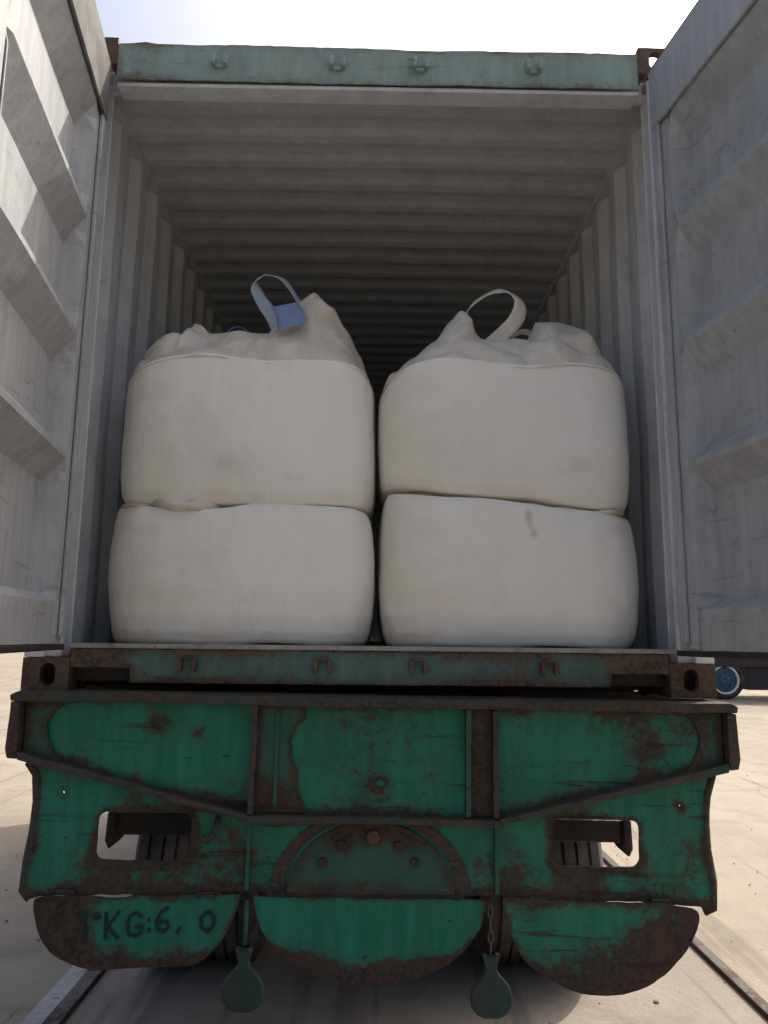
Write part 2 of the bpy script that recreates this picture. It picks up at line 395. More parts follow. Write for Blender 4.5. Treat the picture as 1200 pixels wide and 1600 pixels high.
# header and sill
hd = plate('header', [(-1.056, 2.405), (1.056, 2.405), (1.056, 2.562), (.7, 2.566), (.25, 2.563), (-.3, 2.568), (-.9, 2.570), (-.95, 2.577), (-1.0, 2.570), (-1.056, 2.566)], [], .004, .006, 'cont_green', cont, step=.03, dent=.006, jit=.003, rustw=.05,
           blobs=[(-.95, 2.5, .15, .5), (.6, 2.42, .3, .3)])
MB().box(-1.056, 1.056, .016, .10, 2.385, 2.402).box(-1.1, 1.1, .085, .10, 2.402, 2.545).box(-1.095, 1.095, .012, .1, 2.570-.02, 2.560).build('header_back', 'inside', hd, bevel=.003)
sl = plate('door_sill', [(-1.056, .086), (-1.02, .086), (-1.02, .086), (-.846, .086), (-.843, .035), (.846, .035), (.85, .082), (1.056, .082), (1.056, .150), (-1.056, .150)], [], .004, .008, 'sill_green', cont, step=.025, dent=.004, jit=.003, rustw=.035,
           blobs=[(-1, .12, .2, .6), (1, .12, .28, .7), (-.5, .04, .25, .35), (.42, .04, .25, .45)])
MB().box(-1.09, 1.09, -.006, .16, .152, .168).build('sill_lip', painted('sill_top', (.26, .255, .235), (.33, .32, .29), rust=(.17, .135, .105), thr=.64, edge=False), sl, bevel=.004)
MB().box(-1.056, 1.056, .06, .07, .036, .150).build('sill_web', 'dark_steel', sl, bevel=.002)
for x, zt in ((-.64, 0), (-.165, 0), (.17, 0), (.63, 0)):
    for z, par, sg in ((2.487, hd, 1), (.098, sl, -1)):
        k = MB(); k.box(x-.035, x-.020, -.030, .003, z-.022, z+.022); k.box(x+.014, x+.030, -.026, .003, z-.022, z+.018)
        k.box(x-.020, x+.014, -.012, .003, z-.024*sg-.006, z-.024*sg+.006)
        k.build('cam_keeper', 'casting' if par is sl else 'cont_green', par, bevel=.003)
# side walls : trapezoid corrugation
def corr(a0, a1, pitch, depth, f1=.26, sl=.24):
    P = []; a = a0
    while a < a1:
        for t, dd in ((0, 0), (f1, 0), (f1+sl, 1), (1-sl+.0, 1), (1, 0)):
            q = a+t*pitch
            if q <= a1 and (not P or q > P[-1][0]+1e-5): P.append((q, dd*depth))
        a += pitch
    if P[-1][0] < a1: P.append((a1, P[-1][1]))
    return P
def sheet(name, prof, f0, f1, mat, parent, n=8, th=.003, flip=1, wav=.003):
    V = []; Fc = []; m = len(prof)
    for i in range(n+1):
        for a, dd in prof: V.append(f0(a, dd, i/n))
    for i in range(n):
        for j in range(m-1): Fc.append((i*m+j, i*m+j+1, (i+1)*m+j+1, (i+1)*m+j))
    o = mesh(name, V, Fc, mat, parent); md = o.modifiers.new('thick', 'SOLIDIFY'); md.thickness = th; md.offset = 0
    return o
pw = corr(.12, LEN-.11, .278, .036)
for s in (-1, 1):
    sheet('side_wall', pw, lambda a, dd, t: (s*(1.168+dd+.009*noise.noise((a*2, t*4, s))), a, .15+t*(2.53-.15)), None, 'inside', cont)
    MB().box(*sorted((s*1.150, s*1.215)), .12, LEN-.12, 2.49, 2.555).build('top_rail', 'inside', cont, bevel=.004)
    MB().box(*sorted((s*1.150, s*1.217)), .178, LEN-.178, .01, .15).build('bottom_rail', 'cont_green', cont, bevel=.004)
pr = corr(.105, LEN-.05, .19, .007, .26, .24)
sheet('roof', pr, lambda a, dd, t: (-1.2+t*2.4, a, 2.512+dd+.012*math.sin(t*math.pi)+.003*noise.noise((a*2, t*5, 3))), None, 'inside', cont, n=16)
pe = corr(-1.16, 1.16, .25, .04)
sheet('front_wall', pe, lambda a, dd, t: (a, LEN-.09+dd, .15+t*2.4), None, 'inside', cont, n=2)
fl = MB().box(-1.149, 1.149, .165, LEN-.1, .014, .134).build('floor', 'dark_steel', cont)
for i in range(5):
    y0 = .165+i*1.158; MB().box(-1.148, 1.148, y0+.002, y0+1.154, .1345, .163).build('floor_board', 'plywood', fl, bevel=.002)
# doors
LZ = [(.168, .012), (.30, .012), (.335, -.060), (.705, -.060), (.790, .012), (.808, .012), (.880, -.060), (1.130, -.060), (1.232, .012), (1.250, .012), (1.325, -.060),
      (1.575, -.060), (1.685, .012), (1.705, .012), (1.785, -.060), (2.045, -.060), (2.145, .014), (2.400, .014)]
def door(side, ang, ox, oy):
    """door leaf hung on the post; local x runs from the hinge to the free edge, local -y is the inner face normal"""
    e = empty('door', (ox, oy, 0), cont)
    a = math.radians(ang); dx, dy = math.sin(a), -math.cos(a)     # along the leaf towards the camera
    nx, ny = (math.cos(a), math.sin(a)); nx, ny = (nx*-side, ny*-side)  # inner face normal
    def P(s_, n_, z): return (dx*s_+nx*n_, dy*s_+ny*n_, z)
    def blk(name, s0, s1, n0, n1, z0, z1, mat, parent=e, bevel=.004):
        v = [P(s_, n_, z) for z in (z0, z1) for n_ in (n0, n1) for s_ in (s0, s1)]
        return mesh(name, v, [(0, 2, 3, 1), (4, 5, 7, 6), (0, 1, 5, 4), (2, 6, 7, 3), (0, 4, 6, 2), (1, 3, 7, 5)], mat, parent, bevel=bevel)
    # folded panel : rows along z, columns along s, ribs end before the uprights
    V = []; Fc = []; Rr = []; cols = [.118, .125, .150]+[.15+.84*i/24 for i in range(1, 25)]+[1.015, 1.022]
    Z = []
    for (z0, d0), (z1, d1) in zip(LZ, LZ[1:]):
        n = max(1, int((z1-z0)/.04))
        for k in range(n): Z.append((z0+(z1-z0)*k/n, d0+(d1-d0)*k/n))
    Z.append(LZ[-1])
    for z, dd in Z:
        for c in cols:
            f = max(0, min(1, (c-.125)/.025))*max(0, min(1, (1.015-c)/.025))
            q = dd*f+(.012*(1-f) if dd < 0 else 0) if True else dd
            V.append(P(c, q+.004*noise.noise((c*3, z*3, side*5)), z))
            Rr.append(.10*max(0, 1-abs(z-.24)/.14)+.12*max(0, 1-math.hypot((c-.25)*.6, z-.30)/.1))
    m = len(cols)
    for i in range(len(Z)-1):
        for j in range(m-1): Fc.append((i*m+j, i*m+j+1, i*m+m+j+1, i*m+m+j))
    pn = mesh('panel', V, Fc, 'door', e, rust=Rr); md = pn.modifiers.new('thick', 'SOLIDIFY'); md.thickness = .003; md.offset = 0
    # uprights, rails
    blk('stile', .004, .116, -.080, .010, .168, 2.405, 'door'); blk('stile', 1.024, 1.135, -.080, .010, .168, 2.405, 'door')
    blk('top_rail', .118, 1.022, -.080, -.003, 2.28, 2.405, 'door'); blk('bottom_rail', .118, 1.022, -.080, -.003, .170, .29, 'door')
    # rubber seal round the leaf
    gk = blk('gasket', -.006, 1.14, -.012, .024, 2.404, 2.422, 'gasket'); blk('seal_strip', .030, 1.10, .0165, .030, 2.155, 2.403, 'gasket' if side < 0 else 'door', gk)
    blk('seal_strip', .036, .072, .012, .026, .19, 2.33, 'gasket' if side > 2 else 'door', gk)
    blk('seal_strip', -.004, 1.14, -.060, .020, .146, .166, 'dark_steel', gk)
    # hinges outside
    for z in (.35, .95, 1.6, 2.2):
        h = blk('hinge', -.045, .20, -.100, -.082, z-.035, z+.035, 'casting')
        q = P(-.03, -.091, 0); MB().tube([(q[0], q[1], z-.07), (q[0], q[1], z+.07)], .014).build('hinge_pin', 'casting', h)
    # lock rod on the outside
    for s_ in (.42, .82):
        q = P(s_, -.115, 0); MB().tube([(q[0], q[1], .12), (q[0], q[1], 2.45)], .016).build('lock_rod', 'link', e, smooth=True)
    return e
door(-1, 9, -1.083, -.045)['label'] = 'left door leaf with pale grey ribbed inner face catching the sun'
door(1, 9, 1.086, -.044)['label'] = 'right door leaf with pale grey ribbed inner face in shade'

# ------------------------------------------------------------------ trailer
tr = empty('semi_trailer', (.018, 0, 0)); tr.rotation_euler = (0, math.radians(.45), 0)
tag(tr, 'rusty green container trailer carrying the container on rubber tyres', 'trailer')
YF = -.105                                              # foremost edge of the rear flanges
HB = 1.218
web = plate('bolster_web', [(-HB+.03, -.012), (-HB+.02, -.185), (-1.10, -.215), (-.42, -.385), (.42, -.385), (1.10, -.215), (HB-.02, -.185), (HB-.03, -.012)],
            [[(.022, -.272), (.040, -.285), (.022, -.298), (.002, -.285)]], -.058, .010, 'trailer', tr, step=.022, dent=.008, rustw=.045, seed=3.3,
            blobs=[(-1.02, -.12, .18, .25), (.93, -.18, .10, .55), (.88, -.06, .22, .35), (-.73, -.10, .07, .7), (-.6, -.13, .07, .65), (-.45, -.35, .16, .55), (.42, -.28, .13, .6), (.72, -.12, .3, .18), (1.1, -.1, .12, .45), (.0, -.35, .3, .22), (-.1, -.10, .18, .3), (.15, -.095, .22, .25)])
MB().prism([(-HB, -.032), (-HB-.004, -.012), (-HB+.02, 0), (HB-.02, 0), (HB+.004, -.012), (HB, -.032)], 'y', YF-.004, .09).build('top_flange', 'trailer_rust', tr, bevel=.004)
for s in (-1, 1):
    MB().prism([(s*(HB-.002), -.034), (s*(HB+.004), -.185), (s*(HB-.004), -.215), (s*(HB-.035), -.218), (s*(HB-.032), -.034)], 'y', YF, .06).build('end_plate', 'trailer_rust', tr, bevel=.004)
    MB().prism([(s*(HB-.037), -.195), (s*(HB-.037), -.222), (s*.415, -.402), (s*.415, -.382)], 'y', YF-.002, -.02).build('lower_flange', 'trailer_rust', tr, bevel=.004)
    # worn facing plate with a rounded burnt edge, around the outer bay
    fp = [(s*(HB-.040), -.034), (s*(HB-.040), -.195), (s*(1.04), -.232), (s*1.075, -.20), (s*1.10, -.15), (s*1.105, -.11), (s*1.085, -.065), (s*1.05, -.042), (s*1.0, -.034)]
    plate('facing_plate', fp, [], -.068, .0085, 'trailer_worn', tr, step=.02, dent=.003, rustw=.05, seed=5+s)
    MB().box(s*.405-.010, s*.405+.010, YF+.004, -.045, -.381, -.034).build('stiffener', 'trailer_rust', tr, bevel=.003)
MB().prism([(-.415, -.383), (-.415, -.405), (.415, -.405), (.415, -.383)], 'y', YF-.003, -.02).build('lower_flange', 'trailer_rust', tr, bevel=.004)
MB().box(.305, .322, YF+.008, -.045, -.381, -.034).build('stiffener', 'trailer_worn', tr, bevel=.003)
plate('facing_plate', [(-.394, -.036), (-.235, -.036), (-.238, -.08), (-.262, -.10), (-.282, -.15), (-.275, -.21), (-.255, -.25), (-.258, -.30), (-.24, -.335), (-.225, -.38), (-.394, -.38)], [], -.070, .0085, 'trailer_worn', tr, step=.02, dent=.003, rustw=.03, seed=8,
      blobs=[(-.30, -.37, .16, .6), (-.37, -.34, .1, .7)])
MB().box(-.335, -.322, -.079, -.0705, -.36, -.05).build('weld_strip', 'trailer_worn', tr, bevel=.002)
plate('facing_plate', [(.322, -.036), (.394, -.036), (.394, -.38), (.322, -.38)], [], -.070, .0085, 'trailer_worn', tr, step=.02, dent=.003, rustw=.05, seed=9, blobs=[(.36, -.22, .16, .5), (.36, -.34, .1, .5)])
# lower skirt with lamp openings
skl = [(-1.165, -.235), (-1.135, -.275), (-1.125, -.36), (-1.128, -.45), (-1.140, -.55), (-1.145, -.64), (-1.120, -.665), (-1.085, -.655)]
skr = [(1.085, -.655), (1.100, -.672), (1.128, -.665), (1.132, -.58), (1.118, -.48), (1.116, -.40), (1.125, -.31), (1.150, -.235)]
sk = plate('skirt_plate', skl+[(-.42, -.632), (.42, -.632)]+skr, [rrect(-.915, -.605, -.540, -.390, .028), rrect(.600, .890, -.540, -.390, .028),
           rrect(-1.046, -1.037, -.336, -.328, .003, 2), rrect(1.028, 1.034, -.344, -.338, .002, 2)], -.050, .008, 'trailer', tr, step=.024, dent=.010, jit=.006, rustw=.035, seed=12.7,
           blobs=[(-.95, -.63, .22, 0.60), (-.75, -.60, .22, 0.48), (-.5, -.62, .20, 0.60), (-.3, -.60, .18, 0.48), (-.55, -.43, .06, 0.24), (-.75, -.37, .22, 0.40), (-.45, -.40, .14, 0.40), (-1.12, -.5, .08, 0.48), (.95, -.62, .2, 0.52), (.62, -.61, .2, 0.52), (.4, -.59, .2, 0.44), (.7, -.38, .2, 0.36), (1.08, -.45, .12, 0.24), (1.0, -.35, .1, 0.24), (.42, -.42, .16, 0.36), (0, -.62, .3, 0.28), (-.42, -.5, .12, 0.32), (.75, -.57, .16, 0.36)])
for s in (-1, 1):    # rolled outer edge
    pts = [(x, -.040, z) for x, z in (skl if s < 0 else skr[::-1])][:7]
    MB().tube(pts, .016, 8).build('rolled_edge', 'trailer_rust', sk, smooth=True)
for x in (-.411, .411): MB().box(x-.007, x+.007, -.062, -.051, -.625, -.407).build('seam_strip', 'trailer_worn', sk, bevel=.002)
# half-round wheel plate with bolt holes
hp = plate('round_plate', arc(-.005, -.630, .275, .225, 0, 180, 24), [], -.062, .010, 'trailer_worn', tr, step=.02, dent=.003, rustw=.07, seed=15,
           blobs=[(-.10, -.46, .07, .5), (.0, -.45, .07, .6), (.11, -.46, .07, .45)])
MB().v
rg = plate('rim_ring', arc(-.005, -.630, .330, .265, 4, 176, 30)+arc(-.005, -.630, .285, .234, 176, 4, 30), [], -.058, .007, 'trailer_rust', hp, step=.02, dent=.002, rustw=.04, seed=16)
for x, z in ((-.165, -.535), (-.105, -.478), (.0, -.452), (.085, -.480), (.140, -.530)):
    r = .016 if abs(x) > .02 else .024
    MB().prism([(x+r*math.cos(i*math.pi/3), z+r*math.sin(i*math.pi/3)) for i in range(6)], 'y', -.074, -.060).build('bolt_head', 'casting' if abs(x) < .02 else 'dark_steel', hp, bevel=.002)
# three mud flaps hung under the skirt
fl1 = [(-1.100, -.668), (-1.085, -.73), (-1.06, -.785), (-1.02, -.825), (-.96, -.855), (-.885, -.872), (-.80, -.862), (-.68, -.858), (-.56, -.852), (-.50, -.80), (-.455, -.735), (-.425, -.638), (-.445, -.636), (-.60, -.640), (-.78, -.642), (-.80, -.652), (-.90, -.652), (-.92, -.646), (-1.085, -.650)]
b1 = [(-1.0, -.75, .14, .6), (-.95, -.84, .12, .7), (-.80, -.86, .12, .8), (-.65, -.86, .12, .8), (-.52, -.70, .12, .35), (-.55, -.85, .1, .6), (-1.0, -.69, .15, .5)]
def chaikin(P, n=2):
    for _ in range(n):
        Q = []
        for i in range(len(P)):
            a, b = P[i], P[(i+1) % len(P)]; Q += [(a[0]*.75+b[0]*.25, a[1]*.75+b[1]*.25), (a[0]*.25+b[0]*.75, a[1]*.25+b[1]*.75)]
        P = Q
    return P
fa = plate('mud_flap', chaikin(fl1), [], -.066, .007, 'trailer', tr, step=.022, dent=.006, rustw=.03, seed=21, blobs=b1)
cdi = arc(-.005, -.640, .378, .262, 180, 360, 40)
fb = plate('mud_flap', [(x, z if z > -.64-.24 else z) for x, z in cdi], [], -.072, .007, 'trailer', tr, step=.022, dent=.006, rustw=.02, seed=24, blobs=[(x*.07, -.915+.012*abs(x), .125, .72) for x in range(-4, 5)])
fl3 = [(.450, -.634), (.425, -.636), (.435, -.70), (.465, -.775), (.515, -.845), (.60, -.892), (.69, -.922), (.80, -.922), (.90, -.895), (.985, -.835), (1.05, -.76), (1.085, -.662), (1.0, -.655), (.985, -.640), (.75, -.643)]
fc = plate('mud_flap', chaikin(fl3), [], -.066, .007, 'trailer', tr, step=.022, dent=.008, rustw=.03, seed=28, blobs=[(.62, -.88, .18, .65), (.8, -.90, .22, .65), (.95, -.84, .18, .65), (.80, -.77, .14, .35), (.55, -.66, .1, .45), (.95, -.70, .16, .5), (1.02, -.74, .14, .4)])
fa['label'] = 'left mud flap with hand-painted black letters'; fb['label'] = 'half-round middle mud flap'; fc['label'] = 'rust-bottomed right mud flap'
for o, xs in ((fa, (-1.0, -.55)), (fb, (-.25, .25)), (fc, (.55, .95))):
    for x in xs: MB().tube([(x-.03, -.052, -.640), (x+.03, -.052, -.640)], .010, 8).build('flap_hinge', 'dark_steel', o)
# hand-painted letters
def stroke(k, pts, w=.012):
    for (a, b), (c, e_) in zip(pts, pts[1:]):
        L = math.hypot(c-a, e_-b) or 1; px, pz = -(e_-b)/L*w/2, (c-a)/L*w/2; ex, ez = (c-a)/L*w*.3, (e_-b)/L*w*.3
        j = lambda: random.uniform(.8, 1.2); i = len(k.v)
        k.v += [(a-ex+px*j(), 0, b-ez+pz*j()), (c+ex+px*j(), 0, e_+ez+pz*j()), (c+ex-px*j(), 0, e_+ez-pz*j()), (a-ex-px*j(), 0, b-ez-pz*j())]; k.f.append((i, i+1, i+2, i+3))
def ux(u, v): return ((u-583)/461-.018, -.682-(v-1430)/461)
glyphs = [[(152, 1441), (167, 1437)], [(165, 1437), (165, 1474)], [(176, 1441), (184, 1437), (187, 1443), (179, 1445)],
          [(196, 1436), (197, 1472)], [(215, 1434), (199, 1456), (215, 1471)],
          [(248, 1441), (240, 1436), (231, 1440), (228, 1452), (232, 1466), (242, 1468), (249, 1462), (249, 1454), (241, 1455)],
          [(259, 1444), (260, 1447)], [(260, 1458), (261, 1462)],
          [(287, 1428), (277, 1434), (271, 1447), (274, 1458), (283, 1461), (290, 1454), (287, 1446), (276, 1447)], [(306, 1455), (303, 1463)],
          [(345, 1434), (337, 1442), (338, 1455), (347, 1460), (356, 1452), (356, 1440), (349, 1433), (343, 1435)]]
for gph in glyphs:
    k = MB(); stroke(k, [ux(*q) for q in gph], .011)
    k.v = [(x, -.0685+.006*(noise.noise((x*3.1+21, z*3.1, 2))+.5*noise.noise((x*9+21, z*9, 4)))-.0008-.0002*i, z) for i, (x, y, z) in enumerate(k.v)]
    mesh('painted_letter', k.v, k.f, 'letter', fa)
# hook
MB().tube([(-.515, -.058, -.40), (-.520, -.075, -.43), (-.528, -.085, -.455), (-.545, -.082, -.468), (-.565, -.072, -.462)], .011, 8).build('hook', 'trailer_rust', tr, smooth=True)
# chassis
for s in (-1, 1):
    k = MB(); x = s*.47
    k.box(x-.075, x+.075, -.02, 6.3, -.055, -.035); k.box(x-.008, x+.008, -.02, 6.3, -.43, -.055); k.box(x-.075, x+.075, -.02, 6.3, -.45, -.43); k.build('main_beam', 'trailer_worn', tr, bevel=.003)
    # bar behind the opening with a rounded end flange
    k = MB().box(*sorted((s*.45, s*1.0-.01)), .40, .50, -.575, -.492).build('lamp_bar', 'dark_steel', tr, bevel=.006)
    MB().prism([(s*.985-.01, -.486), (s*1.022-.01, -.486), (s*1.026-.01, -.595), (s*1.010-.01, -.628), (s*.985-.01, -.600)], 'y', .385, .52).build('bar_end', 'dark_steel', k, bevel=.01)
    MB().box(*sorted((s*.54, s*1.2)), .03, .12, -.12, -.02).build('bolster_box', 'trailer_rust', tr, bevel=.004)
    MB().box(*sorted((s*.40, s*.56)), 5.2, 5.32, GZ+.02, -.45).build('landing_leg', 'trailer_worn', tr, bevel=.006)
    for yy in (1.7, 3.0, 4.3):
        sp = MB(); X = s*.62
        for li in range(4):
            L = .55-.1*li
            sp.prism([(yy-L, -.64-.016*li+.06*(L/.55)**2), (yy, -.74-.016*li), (yy+L, -.64-.016*li+.06*(L/.55)**2), (yy+L, -.653-.016*li+.06*(L/.55)**2), (yy, -.753-.016*li), (yy-L, -.653-.016*li+.06*(L/.55)**2)], 'x', X-.04, X+.04)
        sp.build('leaf_spring', 'dark_steel', tr)
        for hy in (yy-.6, yy+.6): MB().prism([(hy-.08, -.45), (hy+.08, -.45), (hy+.05, -.66), (hy-.05, -.66)], 'x', X-.09, X+.05).build('spring_hanger', 'dark_steel', tr, bevel=.004)
MB().prism([(-1.16, -.12), (1.16, -.12), (1.16, .011), (1.10, .011), (1.055, -.006), (1.02, .011), (-1.04, .011), (-1.075, -.006), (-1.11, .011), (-1.16, .011)], 'y', .32, .46).build('deck_beam', 'dark_steel', tr, bevel=.004)
MB().box(-1.15, 1.15, 2.0, 2.14, -.12, .012).build('deck_beam', 'dark_steel', tr, bevel=.004)
for yy in (.9, 2.3, 3.7, 5.0): MB().box(-.46, .46, yy-.05, yy+.05, -.36, -.12).build('cross_member', 'dark_steel', tr, bevel=.004)
tyre_p = []
for a, r in ((-.135, .30), (-.15, .36), (-.148, .44), (-.13, .482), (-.115, .497), (-.075, .50), (-.072, .485), (-.060, .485), (-.057, .502), (-.006, .503), (-.004, .487), (.006, .487), (.008, .503), (.057, .502), (.060, .485), (.072, .485), (.075, .50), (.115, .497), (.13, .482), (.148, .44), (.15, .36), (.135, .30), (.12, .28), (-.12, .28)):
    tyre_p.append((a, r))
proto = {}
def wheel(x, y, z, parent, k=1.0):
    if 'tyre' not in proto:
        proto['tyre'] = MB().lathe(tyre_p, 56, 'x'); proto['rim'] = MB().lathe([(-.11, .279), (.11, .279), (.11, .262), (.03, .24), (.03, .10), (.06, .09), (.06, .02), (-.05, .02), (-.05, .09), (0, .10), (0, .24), (-.11, .262)], 40, 'x')
        t = mesh('tyre', proto['tyre'].v, proto['tyre'].f, 'rubber', None); r = mesh('rim', proto['rim'].v, proto['rim'].f, 'dark_steel', None)
        proto['t'] = t; proto['r'] = r; t2, r2 = t, r
    else:
        t2 = proto['t'].copy(); r2 = proto['r'].copy(); C.objects.link(t2); C.objects.link(r2)
    e = empty('wheel', (x, y, z), parent); t2.parent = e; r2.parent = e
for yy in (1.7, 3.0, 4.3):
    MB().tube([(-1.02, yy, GZ+.505), (1.02, yy, GZ+.505)], .065, 16).build('axle', 'dark_steel', tr, smooth=True)
    for x in (-1.025, -.715, .70, 1.01): wheel(x, yy, GZ+.505+.008*x, tr)

def batter(o, amp=.004, seed=0.0):
    """knocked, slightly bent steel edges"""
    bm = bmesh.new(); bm.from_mesh(o.data)
    ed = [e for e in bm.edges if e.calc_length() > .15]
    bmesh.ops.subdivide_edges(bm, edges=ed, cuts=28, use_grid_fill=True)
    for v in bm.verts:
        x, y, z = v.co; n1 = noise.noise((x*4+seed, z*4, y*3)); n2 = noise.noise((x*17+seed, z*17, y*9)); f = max(0, min(1, (.02-y)/.08))
        v.co.z += amp*f*(n1+.5*n2); v.co.y += amp*1.4*f*(noise.noise((x*5+seed, z*5, 8))+.4*n2); v.co.x += amp*.6*f*n2
    bm.to_mesh(o.data); bm.free()
for i, o in enumerate([c for c in tr.children if c.name.split('.')[0] in ('top_flange', 'lower_flange', 'stiffener', 'end_plate')]): batter(o, .005, i*3.7)

# ------------------------------------------------------------------ hanging tags
flask = [(-.016, 0), (.016, 0), (.030, -.006), (.024, -.03), (.018, -.055), (.024, -.078), (.046, -.105), (.066, -.135), (.074, -.17), (.070, -.205), (.052, -.232), (.026, -.248)]
flask = [(x*.92, z*.76) for x, z in flask]
flask = flask+[(-x, z) for x, z in reversed(flask)]
def hanging(x, ztop, zneck, chain, label):
    e = empty('hanging_tag', (x, -.10, ztop)); tag(e, label, 'hanging tag')
    k = MB(); n = len(flask); L = zneck-ztop
    rings = [(.92, -.014), (1, -.008), (1, .008), (.92, .014)]
    for sc, y in rings: k.v += [(px*sc, y, L+.0+pz*sc-.10*(1-sc)) for px, pz in flask]
    for r in range(3):
        for i in range(n): j = (i+1) % n; k.f.append((r*n+i, r*n+j, r*n+n+j, r*n+n+i))
    k.f += [tuple(range(n)), tuple(3*n+i for i in reversed(range(n)))]
    k.build('tag_body', 'tag', e)
    if chain:
        m = int(-L/.030)
        for i in range(m):
            zc = -.012-(-L-.012)*i/max(1, m-1)*.93; hw, hh = .008, .019; o = []
            for t in range(12):
                a = t*math.pi/6; c, s_ = math.cos(a)*hw, math.sin(a)*hh
                o.append((c, 0, zc+s_) if i % 2 == 0 else (c*.25, c, zc+s_))
            MB().tube(o, .0028, 6, True).build('chain_link', 'link', e, smooth=True)
    else:
        MB().tube([(0, .012, .008), (.002, 0, -.05), (-.001, 0, L+.004)], .0075, 8).build('rod', 'trailer_worn', e, smooth=True)
    return e
hanging(-.418+.028, -.650, -.775, False, 'flat flask-shaped green metal tag hanging from a plain rod, left of middle flap')
hanging(.395, -.655, -.790, True, 'flat flask-shaped green metal tag hanging from a chain, right of middle flap')

